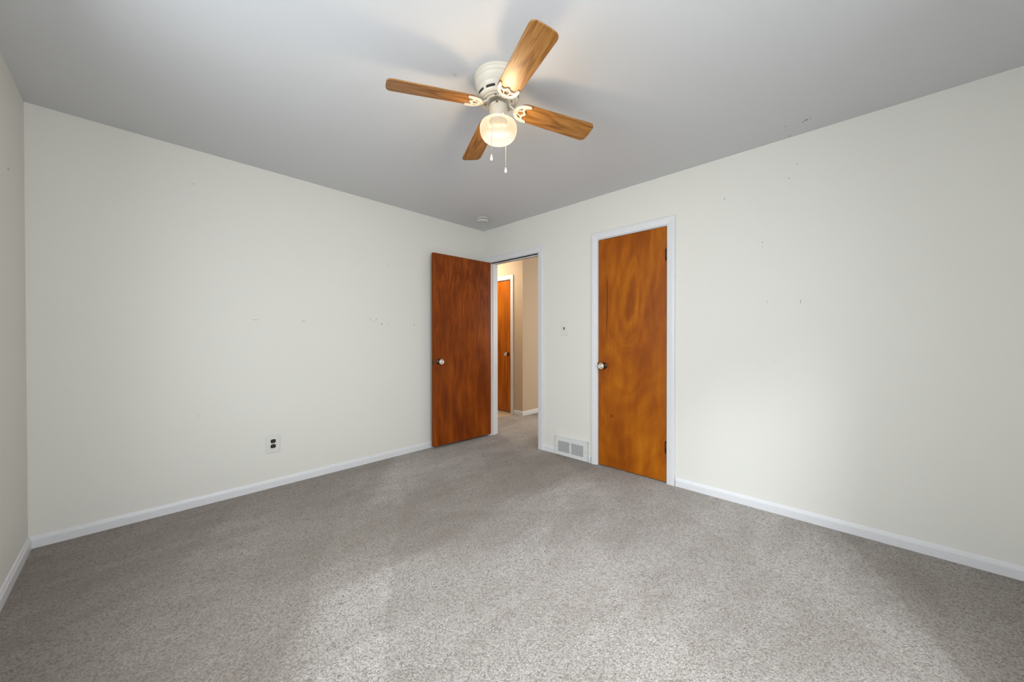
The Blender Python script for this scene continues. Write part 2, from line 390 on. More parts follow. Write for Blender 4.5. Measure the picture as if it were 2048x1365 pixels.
def tube(bm, pts, r, seg=10, rads=None):
    pts = [Vector(p) for p in pts]; rings = []
    up = Vector((0, 0, 1))
    for i, p in enumerate(pts):
        d = (pts[min(i+1, len(pts)-1)] - pts[max(i-1, 0)]).normalized()
        a = d.cross(up)
        if a.length < 1e-3: a = d.cross(Vector((1, 0, 0)))
        a.normalize(); b = d.cross(a).normalized()
        rr = rads[i] if rads else r
        rings.append([bm.verts.new(p + a*rr*math.cos(2*PI*k/seg) + b*rr*math.sin(2*PI*k/seg)) for k in range(seg)])
    for a, b in zip(rings, rings[1:]):
        for k in range(seg): bm.faces.new((a[k], a[(k+1) % seg], b[(k+1) % seg], b[k]))
    bm.faces.new(rings[0]); bm.faces.new(rings[-1])
def grid_wall(name, axis, p0, p1, u0, u1, z0, z1, holes, mat):
    """wall slab between planes p0,p1 on the given axis, with rectangular holes (u0,u1,z0,z1)"""
    us = sorted({u0, u1, *[h[0] for h in holes], *[h[1] for h in holes]}); zs = sorted({z0, z1, *[h[2] for h in holes], *[h[3] for h in holes]})
    us = [u for u in us if u0 <= u <= u1]; zs = [z for z in zs if z0 <= z <= z1]
    def solid(i, j):
        if i < 0 or j < 0 or i >= len(us)-1 or j >= len(zs)-1: return False
        a = (us[i]+us[i+1])/2; b = (zs[j]+zs[j+1])/2
        return not any(h[0] < a < h[1] and h[2] < b < h[3] for h in holes)
    bm = bmesh.new()
    def V(p, u, z): return bm.verts.new((p, u, z) if axis == 0 else (u, p, z))
    def quad(*c): bm.faces.new([V(*q) for q in c])
    for i in range(len(us)-1):
        for j in range(len(zs)-1):
            if not solid(i, j): continue
            a, b, c, d = us[i], us[i+1], zs[j], zs[j+1]
            quad((p0, a, c), (p0, b, c), (p0, b, d), (p0, a, d)); quad((p1, a, c), (p1, b, c), (p1, b, d), (p1, a, d))
            if not solid(i-1, j): quad((p0, a, c), (p1, a, c), (p1, a, d), (p0, a, d))
            if not solid(i+1, j): quad((p0, b, c), (p1, b, c), (p1, b, d), (p0, b, d))
            if not solid(i, j-1): quad((p0, a, c), (p1, a, c), (p1, b, c), (p0, b, c))
            if not solid(i, j+1): quad((p0, a, d), (p1, a, d), (p1, b, d), (p0, b, d))
    bmesh.ops.remove_doubles(bm, verts=bm.verts[:], dist=1e-5)
    return structure(link(name, bm, mat))
def sweep(bm, path, prof, closed=False):
    """path: list of (origin Vector, out Vector, across Vector) stations; prof: list of (across, out)"""
    rings = [[bm.verts.new(o + ac*a + ou*b) for a, b in prof] for o, ou, ac in path]
    n = len(prof)
    for r0, r1 in zip(rings, rings[1:]):
        for k in range(n): bm.faces.new((r0[k], r0[(k+1) % n], r1[(k+1) % n], r1[k]))
    bm.faces.new(rings[0]); bm.faces.new(rings[-1])
CASE = [(0.0, 0.0), (0.0, 0.009), (0.004, 0.012), (0.020, 0.0135), (0.034, 0.016), (0.046, 0.017), (0.058, 0.0165), (0.062, 0.013), (0.062, 0.0)]
def casing(name, axis, plane, sign, u0, u1, z1, zb=0.0, skip_right=False):
    """three-sided mitred casing round an opening; CASE runs from the inner edge outwards"""
    bm = bmesh.new()
    def P(u, z): return Vector((plane, u, z)) if axis == 0 else Vector((u, plane, z))
    out = Vector((sign, 0, 0)) if axis == 0 else Vector((0, sign, 0))
    ua = Vector((0, 1, 0)) if axis == 0 else Vector((1, 0, 0)); up = Vector((0, 0, 1))
    path = [(P(u0, zb), out, -ua), (P(u0, z1), out, -ua + up), (P(u1, z1), out, ua + up), (P(u1, zb), out, ua)]
    sweep(bm, path, CASE)
    return structure(link(name, bm, M['trim']))
BASE = [(0.0, 0.0), (0.0, 0.0125), (0.046, 0.0125), (0.052, 0.0115), (0.056, 0.0085), (0.064, 0.0065), (0.068, 0.004), (0.070, 0.0)]
def baseboard(name, pts, mat=None):
    """pts: list of (x,y,outx,outy) stations"""
    bm = bmesh.new(); up = Vector((0, 0, 1))
    path = [(Vector((x, y, -0.004)), Vector((ox, oy, 0)), up) for x, y, ox, oy in pts]
    sweep(bm, path, BASE)
    return structure(link(name, bm, M['trim']))

# ------------------------------------------------------------------ room shell
grid_wall('wall_back', 1, BY, BY+WT, LX-WT, AX, 0, H, [], M['back'])
grid_wall('wall_right', 0, AX, AX+WT, FY-WT, BY+WT, 0, H, [(D_Y0, D_Y1, -1, D_Z), (CL_Y0, CL_Y1, -1, CL_Z)], M['right'])
grid_wall('wall_left', 0, LX-WT, LX, FY, BY, 0, H, [WIN_L], M['left'])
grid_wall('wall_front', 1, FY-WT, FY, LX-WT, AX, 0, H, [WIN_F], M['wall'])
structure(link('ceiling', bbox(LX-WT, 6.6, FY-WT, 6.2, H, H+0.1), M['ceil']))
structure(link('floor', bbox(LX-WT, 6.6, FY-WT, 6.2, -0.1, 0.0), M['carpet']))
# hallway beyond the doorway
grid_wall('wall_hallway_far', 0, HX, HX+WT, HY+WT, 6.0, 0, H, [(HD_Y0, HD_Y1, -1, HD_Z)], M['beige'])
grid_wall('wall_hallway_corner', 1, HY, HY+WT, HX, 6.5, 0, H, [], M['beige'])
grid_wall('wall_hallway_near', 0, AX, AX+WT, BY+WT, 6.0, 0, H, [], M['beige'])
grid_wall('wall_hallway_end', 1, 6.0, 6.1, AX, HX+WT, 0, H, [], M['beige'])
grid_wall('wall_living_far', 0, 6.5, 6.6, 0.0, HY+WT, 0, H, [], M['beige'])
grid_wall('wall_living_front', 1, 0.3, 0.4, 3.9, 6.5, 0, H, [], M['beige'])
grid_wall('wall_closet_back', 0, 3.66, 3.72, 0.7, 2.2, 0, H, [], M['beige'])
grid_wall('wall_closet_side', 1, 2.14, 2.20, AX+WT, 3.72, 0, H, [], M['beige'])
grid_wall('wall_closet_front', 1, 0.7, 0.76, AX+WT, 3.72, 0, H, [], M['beige'])
grid_wall('wall_bath_back', 0, 4.9, 5.0, 3.75, 6.0, 0, H, [], M['beige'])
structure(link('floor_hallway_tile', bbox(AX+WT, 4.9, 3.80, 6.0, 0.0, 0.004), M['tile']))

# baseboards
baseboard('baseboard_back', [(LX, BY, 1, -1), (AX, BY, -1, -1)])
baseboard('baseboard_left', [(LX, BY, 1, -1), (LX, FY, 1, 1)])
baseboard('baseboard_front', [(LX, FY, 1, 1), (AX, FY, -1, 1)])
baseboard('baseboard_right', [(AX, FY, -1, 1), (AX, CL_Y0-0.066, -1, 0)])
baseboard('baseboard_right_middle', [(AX, 2.197, -1, 0), (AX, D_Y0-0.066, -1, 0)])
baseboard('baseboard_right_corner', [(AX, CL_Y1+0.066, -1, 0), (AX, 1.820, -1, 0)])
baseboard('baseboard_hallway', [(HX, HD_Y0-0.062, -1, 0), (HX, HY, -1, -1), (6.5, HY, 0, -1)])

# casings (trim) and jambs
casing('trim_1', 0, AX, -1, D_Y0-0.004, D_Y1+0.004, D_Z+0.006)
casing('trim_2', 0, AX, -1, CL_Y0+0.003, CL_Y1-0.003, CL_Z)
casing('trim_3', 0, HX, -1, HD_Y0+0.006, HD_Y1-0.006, HD_Z)
casing('trim_4', 0, AX+WT, 1, D_Y0-0.004, D_Y1+0.004, D_Z+0.006)
def jamb(name, x0, x1, y0, y1, z1, t, stop_x0, stop_x1, s=0.011):
    bm = bmesh.new()
    box(bm, x0, x1, y0, y0+t, 0, z1-t); box(bm, x0, x1, y1-t, y1, 0, z1-t); box(bm, x0, x1, y0, y1, z1-t, z1)
    if stop_x1 > stop_x0:
        box(bm, stop_x0, stop_x1, y0+t, y0+t+s, 0, z1-t-s); box(bm, stop_x0, stop_x1, y1-t-s, y1-t, 0, z1-t-s)
        box(bm, stop_x0, stop_x1, y0+t, y1-t, z1-t-s, z1-t)
    return structure(link(name, bm, M['trim'], bevel=0.0015))
jamb('trim_5', AX-0.001, AX+WT+0.001, D_Y0, D_Y1, D_Z+0.010, 0.010, AX+0.040, AX+0.078)
jamb('trim_6', AX-0.001, AX+WT+0.001, CL_Y0, CL_Y1, CL_Z, 0.006, AX+0.040, AX+0.075, 0.010)
jamb('trim_7', HX-0.001, HX+WT, HD_Y0, HD_Y1, HD_Z, 0.006, HX+0.048, HX+0.080)

# windows out of view behind the camera: the daylight of the room
def window(name, axis, p_in, p_out, u0, u1, z0, z1, sign):
    def B(bm, pa, pb, a, b, c, d):
        if axis == 0: box(bm, min(pa, pb), max(pa, pb), a, b, c, d)
        else: box(bm, a, b, min(pa, pb), max(pa, pb), c, d)
    bm = bmesh.new(); t = 0.03
    B(bm, p_in, p_out, u0, u0+t, z0, z1); B(bm, p_in, p_out, u1-t, u1, z0, z1)
    B(bm, p_in, p_out, u0+t, u1-t, z1-t, z1); B(bm, p_in, p_out, u0+t, u1-t, z0, z0+t)
    root = structure(link(name, bm, M['trim']))
    pm = (p_in+p_out)/2; um = (u0+u1)/2
    for a, b in ((u0+t, um), (um, u1-t)):
        s = bmesh.new(); k = 0.04; q0, q1 = pm-0.018, pm+0.018
        B(s, q0, q1, a, a+k, z0+t, z1-t); B(s, q0, q1, b-k, b, z0+t, z1-t)
        B(s, q0, q1, a+k, b-k, z0+t, z0+t+k); B(s, q0, q1, a+k, b-k, z1-t-k, z1-t)
        so = link('window_sash', s, M['trim'], root)
        g = bmesh.new(); B(g, pm-0.002, pm+0.002, a+k, b-k, z0+t+k, z1-t-k); link('window_pane', g, M['pane'], so)
    s = bmesh.new(); B(s, p_in, p_in+sign*0.035, u0-0.05, u1+0.05, z0-0.02, z0); link('window_sill', s, M['trim'], root)
    return root
window('window_1', 0, LX, LX-WT, *WIN_L, 1)
window('window_2', 1, FY, FY-WT, *WIN_F, 1)

# ------------------------------------------------------------------ doors
def knob_set(parent, loc, direction, back=False, metal='bronze', cap='chrome'):
    """round knob: rosette, dark shank, bright ringed knob face; direction = outward unit vector in the parent's space"""
    q = Vector(direction).to_track_quat('Z', 'Y').to_matrix().to_4x4(); m = Matrix.Translation(loc) @ q
    bm = bmesh.new(); lathe(bm, [(0.0, 0.0), (0.030, 0.0), (0.030, 0.003), (0.026, 0.007), (0.016, 0.010), (0.0115, 0.012), (0.0105, 0.030), (0.012, 0.036), (0.019, 0.040), (0.023, 0.044), (0.0, 0.044)], 40, m, False)
    r = link('door_knob', bm, M[metal], parent, True)
    bm = bmesh.new(); lathe(bm, [(0.0, 0.044), (0.0235, 0.044), (0.0275, 0.050), (0.0280, 0.056), (0.0265, 0.061), (0.0235, 0.064), (0.0205, 0.0635), (0.0190, 0.0590), (0.0175, 0.0565), (0.0150, 0.0570), (0.0110, 0.0610), (0.0060, 0.0628), (0.0, 0.0632)], 40, m, False)
    k = link('knob_cap', bm, M[cap], r, True); k['label'] = 'bright round knob face with a raised ring'
    return r
def hinge(parent, x, y, z, hgt=0.089, leaf=(-1, 0)):
    bm = bmesh.new()
    tube(bm, [(x, y, z), (x, y, z+hgt)], 0.0065, 14)
    tube(bm, [(x, y, z+hgt), (x, y, z+hgt+0.002), (x, y, z+hgt+0.007)], 0, 12, [0.0075, 0.0075, 0.004])
    tube(bm, [(x, y, z-0.004), (x, y, z)], 0.0055, 12)
    lx = leaf[0]
    box(bm, min(x, x+lx*0.010), max(x, x+lx*0.010), y+0.001, y+0.004, z, z+hgt)
    o = link('hinge', bm, M['bronze'], parent, True); o['label'] = 'dark brass hinge'
    return o
# door_1: the open bedroom door. Local x runs from the hinge towards the latch edge, y = thickness, z up.
DW, DT = 0.770, 0.035
d1 = link('door_1', bbox(0, DW, 0, DT, 0.0, 2.013), M['open_door'], bevel=0.0012); structure(d1)
d1.location = (2.9095, 3.145, 0.028)
d1.rotation_euler = (0, 0, math.atan2(3.184-3.145, 2.141-2.9095))
# rotation flips y: local +y points towards -world y, so shift the slab behind the front face
d1.data.transform(Matrix.Translation((0, -DT, 0)))
e = link('edge_band', bbox(DW, DW+0.001, -DT+0.001, -0.001, 0.001, 2.012), M['edge'], d1); e['label'] = 'lighter brown latch edge'
link('latch_plate', bbox(DW+0.001, DW+0.003, -DT+0.005, -0.005, 0.852, 0.912), M['bronze'], d1)
bm = bmesh.new(); tube(bm, [(DW+0.002, -DT/2, 0.882), (DW+0.010, -DT/2, 0.882)], 0, 12, [0.008, 0.006]); link('latch_bolt', bm, M['bronze'], d1, True)
knob_set(d1, (DW-0.062, 0.0, 0.882), (0, 1, 0), metal='nickel')
knob_set(d1, (DW-0.062, -DT, 0.882), (0, -1, 0), metal='nickel')
for z in (0.20, 1.72):
    bm = bmesh.new(); tube(bm, [(-0.006, -DT-0.001, z), (-0.006, -DT-0.001, z+0.089)], 0.006, 12); link('hinge', bm, M['bronze'], d1, True)
# door_2: the closed closet door; local x along the wall towards the hinges, y out into the room
CW = CL_Y1-CL_Y0-0.017
d2 = link('door_2', bbox(-CW/2, CW/2, 0, DT, 0, 2.030), M['closet_door'], bevel=0.0012); structure(d2)
d2.location = (AX+0.001, (CL_Y0+CL_Y1)/2, 0.009); d2.rotation_euler = (0, 0, -PI/2)
knob_set(d2, (-CW/2+0.057, 0, 0.897), (0, -1, 0), metal='bronze')
hinge(d2, CW/2+0.001, -0.006, 0.232); hinge(d2, CW/2+0.001, -0.006, 1.760)
link('strike_plate', bbox(-CW/2-0.006, -CW/2-0.001, -0.004, 0.012, 0.880, 0.925), M['bronze'], d2)
# door_3: the closed door in the hallway
HW = HD_Y1-HD_Y0-0.018
d3 = link('door_3', bbox(-HW/2, HW/2, 0, DT, 0, 2.030), M['hall_door'], bevel=0.0012); structure(d3)
d3.location = (HX+0.012, (HD_Y0+HD_Y1)/2, 0.020); d3.rotation_euler = (0, 0, -PI/2)
knob_set(d3, (HW/2-0.070, 0, 0.890), (0, -1, 0), metal='bronze')

# ------------------------------------------------------------------ ceiling fan
FX, FYC = 1.256, 1.3016
fan = thing('ceiling_fan', 'cream flush-mount ceiling fan with four oak blades and lit globe', 'ceiling fan', (FX, FYC, H))
def L(z): return z-H
bm = bmesh.new()
lathe(bm, [(0.0, 0.0), (0.1150, 0.0), (0.1150, -0.0012), (0.1185, -0.0015), (0.1190, -0.004), (0.1175, -0.0065), (0.1165, -0.016), (0.1175, -0.0185), (0.1170, -0.0205), (0.1148, -0.023),
           (0.1130, -0.033), (0.1142, -0.0355), (0.1135, -0.0375), (0.1112, -0.040), (0.1060, -0.071), (0.1072, -0.0735), (0.1066, -0.076), (0.1034, -0.079),
           (0.1010, -0.086), (0.0990, -0.108), (0.0955, -0.1135), (0.0890, -0.1155), (0.0830, -0.1155), (0.0, -0.1155)], 72, None, False)
housing = link('motor_housing', bm, M['cream'], fan, True)
# dark cooling slots round the lower band, each a thin inlay following the cone
for k in range(10):
    a0 = 2*PI*k/10 + math.radians(204.2); bm = bmesh.new(); pts = []
    n = 10; hw = 0.25; zc = -0.0985; hh = 0.0060
    out = []
    for i in range(n+1):
        t = -1+2*i/n; out.append((a0+hw*t, zc + hh*(1-max(0, (abs(t)-0.8)/0.2)**2)**0.5))
    for i in range(n, -1, -1):
        t = -1+2*i/n; out.append((a0+hw*t, zc - hh*(1-max(0, (abs(t)-0.8)/0.2)**2)**0.5))
    def rad(z): return 0.1010 + (0.0990-0.1010)*((-0.086-z)/0.022)
    def P(a, z, d): r = rad(z)+d; return bm.verts.new((r*math.cos(a), r*math.sin(a), z))
    n2 = n+1; inner = [P(a, z, 0.0006) for a, z in out]
    for i in range(n):
        f = bm.faces.new((inner[i], inner[i+1], inner[2*n2-2-i], inner[2*n2-1-i]))
    back = bmesh.ops.extrude_face_region(bm, geom=bm.faces[:])
    for v in back['geom']:
        if isinstance(v, bmesh.types.BMVert):
            s = 1 - 0.004/math.hypot(v.co.x, v.co.y); v.co.x *= s; v.co.y *= s
    so = link('vent_slot', bm, M['dark'], housing); so['label'] = 'dark oval cooling slot'
bm = bmesh.new()
lathe(bm, [(0.0, -0.1155), (0.074, -0.1155), (0.0800, -0.1162), (0.0810, -0.1180), (0.0800, -0.1200), (0.0720, -0.1210), (0.0700, -0.1195), (0.0610, -0.1195), (0.0590, -0.1215), (0.0500, -0.1215), (0.0480, -0.1170), (0.0, -0.1170)], 64, None, False)
fly = link('flywheel', bm, M['cream'], fan, True)
for k in range(16):
    a = 2*PI*(k+0.5)/16; bm = bmesh.new()
    if k % 4 in (1, 2):
        tube(bm, [(0.066*math.cos(a), 0.066*math.sin(a), -0.119), (0.066*math.cos(a), 0.066*math.sin(a), -0.1235)], 0, 10, [0.005, 0.0035])
        link('mounting_screw', bm, M['steel'], fly, True)
    else: bm.free()
bm = bmesh.new()
lathe(bm, [(0.0, -0.1170), (0.018, -0.1170), (0.018, -0.136), (0.0425, -0.1365), (0.0445, -0.139), (0.0445, -0.198), (0.0468, -0.200), (0.0468, -0.2140), (0.030, -0.2145), (0.0, -0.2145)], 56, None, False)
fit = link('light_fitter', bm, M['cream'], fan, True)
bm = bmesh.new(); lathe(bm, [(0.0, -0.2146), (0.0455, -0.2146), (0.0450, -0.2165), (0.018, -0.2170), (0.018, -0.232), (0.0, -0.232)], 32, None, False); link('lamp_socket', bm, M['socket'], fit, True)
for k in range(3):
    a = 2*PI*k/3 + 4.4; bm = bmesh.new()
    tube(bm, [(0.0465*math.cos(a), 0.0465*math.sin(a), -0.201), (0.056*math.cos(a), 0.056*math.sin(a), -0.201)], 0, 12, [0.0035, 0.0045])
    link('thumb_screw', bm, M['cream'], fit, True)
# opal glass globe
gp = [(0.0440, -0.2125), (0.0470, -0.2145), (0.061, -0.2150), (0.0750, -0.2185), (0.0850, -0.2260), (0.0902, -0.2360), (0.0918, -0.2480), (0.0912, -0.2610),
      (0.0885, -0.2740), (0.0835, -0.2860), (0.0755, -0.2970), (0.0640, -0.3055), (0.0490, -0.3105), (0.0310, -0.3128), (0.0140, -0.3135), (0.0, -0.3136)]
bm = bmesh.new(); lathe(bm, [(r, z+0.185) for r, z in gp], 64, None, False)
globe = link('light_shade', bm, M['globe'], fan, True); globe.location = (0, 0, -0.185); globe['label'] = 'glowing opal glass globe'
bulb = bpy.data.lights.new('bulb_light', 'POINT'); bulb.energy = BULB; bulb.color = (1.0, 0.80, 0.54); bulb.shadow_soft_size = 0.028
bo = bpy.data.objects.new('bulb_light', bulb); C.objects.link(bo); bo.parent = fan; bo.location = (0, 0, -0.268)
# blades
ROOT_Z, PIT, DROOP, B0 = -0.144, math.radians(-12.0), 0.0576, math.radians(65.355)
def blade_bm():
    bm = bmesh.new(); out = []
    R0, R1 = 0.098, 0.5285
    def hw(r): return 0.0545 + (0.061-0.0545)*(r-0.18)/(0.512-0.18)
    nseg = 14
    # tip: shallow arc with rounded corners
    pts = []
    for i in range(41):
        a = PI/2 - PI*i/40; sn, cs = math.sin(a), abs(math.cos(a))
        pts.append((R1-0.040+0.040*cs**0.62, 0.061*math.copysign(abs(sn)**0.50, sn)))
    root = []
    for i in range(13):
        a = -PI/2 - PI*i/12; root.append((0.145 + 0.047*math.cos(a), 0.0535*math.sin(a)))
    pts = pts + [(0.30, -hw(0.30))] + root + [(0.30, hw(0.30))]
    vs = [bm.verts.new((x, y, 0.0)) for x, y in pts]; f = bm.faces.new(vs)
    g = bmesh.ops.extrude_face_region(bm, geom=[f])
    for v in g['geom']:
        if isinstance(v, bmesh.types.BMVert): v.co.z += 0.0055
    return bm
def ribbon(bm, pts, w, z0, z1):
    """flat strip of metal following pts, width w (list or number), between heights z0 and z1, rounded top"""
    P = [Vector((x, y, 0)) for x, y in pts]; secs = []
    for i, p in enumerate(P):
        d = (P[min(i+1, len(P)-1)]-P[max(i-1, 0)]).normalized(); nn = Vector((-d.y, d.x, 0)); ww = (w[i] if isinstance(w, list) else w)/2
        secs.append([bm.verts.new(p + nn*a*ww + Vector((0, 0, z))) for a, z in ((-1, z1), (-1, z0+0.0012), (-0.6, z0), (0.6, z0), (1, z0+0.0012), (1, z1))])
    for a, b in zip(secs, secs[1:]):
        for k in range(6): bm.faces.new((a[k], a[(k+1) % 6], b[(k+1) % 6], b[k]))
    bm.faces.new(secs[0]); bm.faces.new(secs[-1])
def bez(p0, p1, p2, p3, n=12):
    r = []
    for i in range(n+1):
        t = i/n; s = 1-t
        r.append(tuple(s*s*s*a+3*s*s*t*b+3*s*t*t*c+t*t*t*d for a, b, c, d in zip(p0, p1, p2, p3)))
    return r
def bracket_bm():
    """cast blade iron: horned crescent with a scalloped inner rib and two spokes, all lying under the blade"""
    bm = bmesh.new(); z0, z1 = -0.0075, -0.0002
    for s in (1, -1):
        # outer crescent from the neck to the horn tip
        c = bez((0.086, 0.0), (0.090, s*0.030), (0.112, s*0.052), (0.166, s*0.0530), 14)
        ribbon(bm, c, [0.018]*10+[0.0175, 0.017, 0.0155, 0.013, 0.010], z0, z1)
        # inner scalloped rib from the horn to the middle cusp
        c = bez((0.163, s*0.049), (0.140, s*0.047), (0.126, s*0.036), (0.130, s*0.020), 8) + bez((0.130, s*0.020), (0.134, s*0.010), (0.142, s*0.008), (0.147, 0.0), 6)[1:]
        ribbon(bm, c, 0.0098, z0, z1)
        ribbon(bm, [(0.092, s*0.006), (0.110, s*0.014), (0.130, s*0.020)], 0.0070, z0, z1)
        tube(bm, [(0.163, s*0.0515, z0+0.0005), (0.163, s*0.0515, z1)], 0.0048, 12)
        tube(bm, [(0.131, s*0.026, z0-0.0012), (0.131, s*0.026, z1)], 0.0052, 12)
    tube(bm, [(0.100, 0, z0-0.0012), (0.100, 0, z1)], 0.0052, 12)
    ribbon(bm, [(0.074, 0), (0.082, 0), (0.092, 0)], [0.022, 0.018, 0.024], z0, z1)
    for v in bm.verts:
        v.co.x = 0.124 + (v.co.x-0.124)*0.90; v.co.y *= 0.86
    return bm
def arm_bm():
    """neck that climbs from the crescent up to the underside of the flywheel (fan axes)"""
    bm = bmesh.new(); secs = []
    prof = [(0.050, 0.020, -0.1235), (0.062, 0.019, -0.1250), (0.072, 0.016, -0.1300), (0.082, 0.0135, -0.1370), (0.092, 0.013, -0.1425), (0.104, 0.014, -0.1455)]
    for r, w, z in prof:
        secs.append([bm.verts.new((r, a*w/2*1.0, z+b)) for a, b in ((-1, 0.003), (-1, -0.001), (-0.55, -0.0035), (0.55, -0.0035), (1, -0.001), (1, 0.003))])
    for a, b in zip(secs, secs[1:]):
        for k in range(6): bm.faces.new((a[k], a[(k+1) % 6], b[(k+1) % 6], b[k]))
    bm.faces.new(secs[0]); bm.faces.new(secs[-1])
    for s in (1, -1): tube(bm, [(0.058, s*0.0115, -0.1210), (0.058, s*0.0115, -0.1262)], 0, 12, [0.008, 0.0065])
    return bm
bl_me = br_me = ar_me = None
blade0 = link('blade', blade_bm(), M['blade'], fan, bevel=0.0012)
br0 = link('blade_bracket', bracket_bm(), M['cream'], fan, bevel=0.0008)
ar0 = link('bracket_arm', arm_bm(), M['cream'], br0, True)
pend = [(blade0, br0, ar0)]
for k in range(1, 4):
    b = blade0.copy(); C.objects.link(b); b.parent = fan
    r = br0.copy(); C.objects.link(r); r.parent = fan
    a = ar0.copy(); C.objects.link(a); a.parent = r
    pend.append((b, r, a))
for k, (b, r, a) in enumerate(pend):
    ang = B0 + k*PI/2
    base = Matrix.Rotation(ang, 4, 'Z')
    # blade frame: origin on the fan axis at the height the drooping blade line meets it
    m = base @ Matrix.Translation((0, 0, ROOT_Z + 0.18*DROOP)) @ Matrix.Rotation(math.atan(DROOP), 4, 'Y') @ Matrix.Rotation(PIT, 4, 'X')
    b.matrix_basis = m; r.matrix_basis = m
    a.matrix_basis = m.inverted() @ base
# pull chains of little beads
def chain(pts, fob_tilt, step=0.0042):
    P = [Vector(p) for p in pts]; bm = bmesh.new()
    tube(bm, P, 0.0007, 6)
    for a, b in zip(P, P[1:]):
        n = max(1, int((b-a).length/step))
        for i in range(n):
            c = a.lerp(b, i/n); rr = 0.0016
            bmesh.ops.create_icosphere(bm, subdivisions=1, radius=rr, matrix=Matrix.Translation(c))
    o = link('pull_chain', bm, M['chain'], fan, True)
    end = P[-1]; bm = bmesh.new()
    m = Matrix.Translation(end) @ Matrix.Rotation(fob_tilt, 4, 'X')
    lathe(bm, [(0.0, 0.002), (0.0030, 0.001), (0.0042, -0.002), (0.0036, -0.006), (0.0052, -0.010), (0.0066, -0.015), (0.0066, -0.020), (0.0048, -0.0245), (0.0020, -0.026), (0.0, -0.026)], 20, m, False)
    f = link('chain_fob', bm, M['fob'], o, True); f['label'] = 'small white bell-shaped pull'
def wp(x, y, z): return (x-FX, y-FYC, z-H)
cx, cy = 1.168, 1.256
chain([wp(1.2225, 1.2755, 2.296), wp(1.206, 1.270, 2.283), wp(1.188, 1.264, 2.262), wp(1.174, 1.258, 2.235), wp(1.1685, 1.256, 2.200), wp(1.1675, 1.256, 2.120), wp(1.167, 1.256, 2.013)], 0.0)
chain([wp(1.292, 1.3200, 2.296), wp(1.318, 1.332, 2.282), wp(1.342, 1.338, 2.255), wp(1.346, 1.340, 2.20), wp(1.346, 1.340, 2.040)], 0.0)
for sx, sy in ((1.2225, 1.2755), (1.290, 1.3190)):
    bm = bmesh.new(); dx, dy = sx-FX, sy-FYC; l = math.hypot(dx, dy)
    tube(bm, [(dx/l*0.043, dy/l*0.043, 2.296-H), (dx/l*0.050, dy/l*0.050, 2.296-H)], 0, 12, [0.0042, 0.0032]); link('chain_outlet', bm, M['bronze'], fit, True)

# ------------------------------------------------------------------ smoke detector
sd = thing('smoke_detector', 'small round ivory smoke detector on the ceiling near the far corner', 'smoke detector', (2.600, 2.935, H))
bm = bmesh.new(); lathe(bm, [(0.0, 0.0), (0.062, 0.0), (0.063, -0.003), (0.063, -0.008), (0.060, -0.0095), (0.0, -0.0095)], 48, None, False); link('mounting_base', bm, M['detector'], sd, True)
bm = bmesh.new(); lathe(bm, [(0.0, -0.0095), (0.050, -0.0095), (0.050, -0.019), (0.0, -0.019)], 48, None, False); v = link('vent_ring', bm, M['dark'], sd, True); v['label'] = 'dark vent gap around the body'
bm = bmesh.new(); lathe(bm, [(0.0, -0.019), (0.056, -0.019), (0.0585, -0.021), (0.0575, -0.028), (0.053, -0.034), (0.044, -0.0375), (0.024, -0.039), (0.022, -0.0375), (0.0, -0.0375)], 48, None, False); cov = link('cover', bm, M['detector'], sd, True)
for k in range(12):
    a = 2*PI*k/12; bm = bmesh.new(); m = Matrix.Rotation(a, 4, 'Z')
    vs = box(bm, 0.048, 0.0560, -0.0035, 0.0035, -0.0195, -0.009)
    for q in vs: q.co = m @ q.co
    link('cover_rib', bm, M['detector'], cov)
bm = bmesh.new(); lathe(bm, [(0.0, -0.0375), (0.011, -0.0375), (0.011, -0.041), (0.0, -0.0415)], 24, None, False); link('test_button', bm, M['register'], sd, True)

# ------------------------------------------------------------------ wall outlet
oc = ((0.691+0.785)/2+0.001, (0.268+0.41)/2)
ot = thing('electrical_outlet', 'white wall outlet plate with two dark brown sockets, low on the back wall', 'outlet', (oc[0], BY, oc[1]))
link('cover_plate', bbox(-0.047, 0.047, -0.006, 0.0, -0.070, 0.070), M['plate'], ot, bevel=0.0035)
def stadium(bm, w, h, y0, y1, zc, n=24):
    pts = []
    for i in range(n):
        a = 2*PI*i/n; x = w/2*math.cos(a)*1.10; z = h/2*math.sin(a)*1.22
        pts.append((max(-w/2, min(w/2, x)), max(-h/2, min(h/2, z))))
    a = [bm.verts.new((x, y0, zc+z)) for x, z in pts]; b = [bm.verts.new((x, y1, zc+z)) for x, z in pts]
    bm.faces.new(a); bm.faces.new(b)
    for i in range(n): bm.faces.new((a[i], a[(i+1) % n], b[(i+1) % n], b[i]))
for zc in (0.0195, -0.0195):
    bm = bmesh.new(); stadium(bm, 0.034, 0.0285, -0.0085, -0.004, zc); s = link('socket', bm, M['brown'], ot); s['label'] = 'dark brown two-slot socket'
    for x in (-0.0064, 0.0064):
        link('slot', bbox(x-0.0011, x+0.0011, -0.0088, -0.0080, zc+0.000, zc+0.009), M['steel'], s)
    bm = bmesh.new(); tube(bm, [(0, -0.0080, zc-0.0075), (0, -0.0088, zc-0.0075)], 0.0024, 12); link('ground_hole', bm, M['steel'], s)
bm = bmesh.new(); tube(bm, [(0, -0.005, 0), (0, -0.0074, 0)], 0, 14, [0.0032, 0.0026]); link('screw', bm, M['steel'], ot, True)

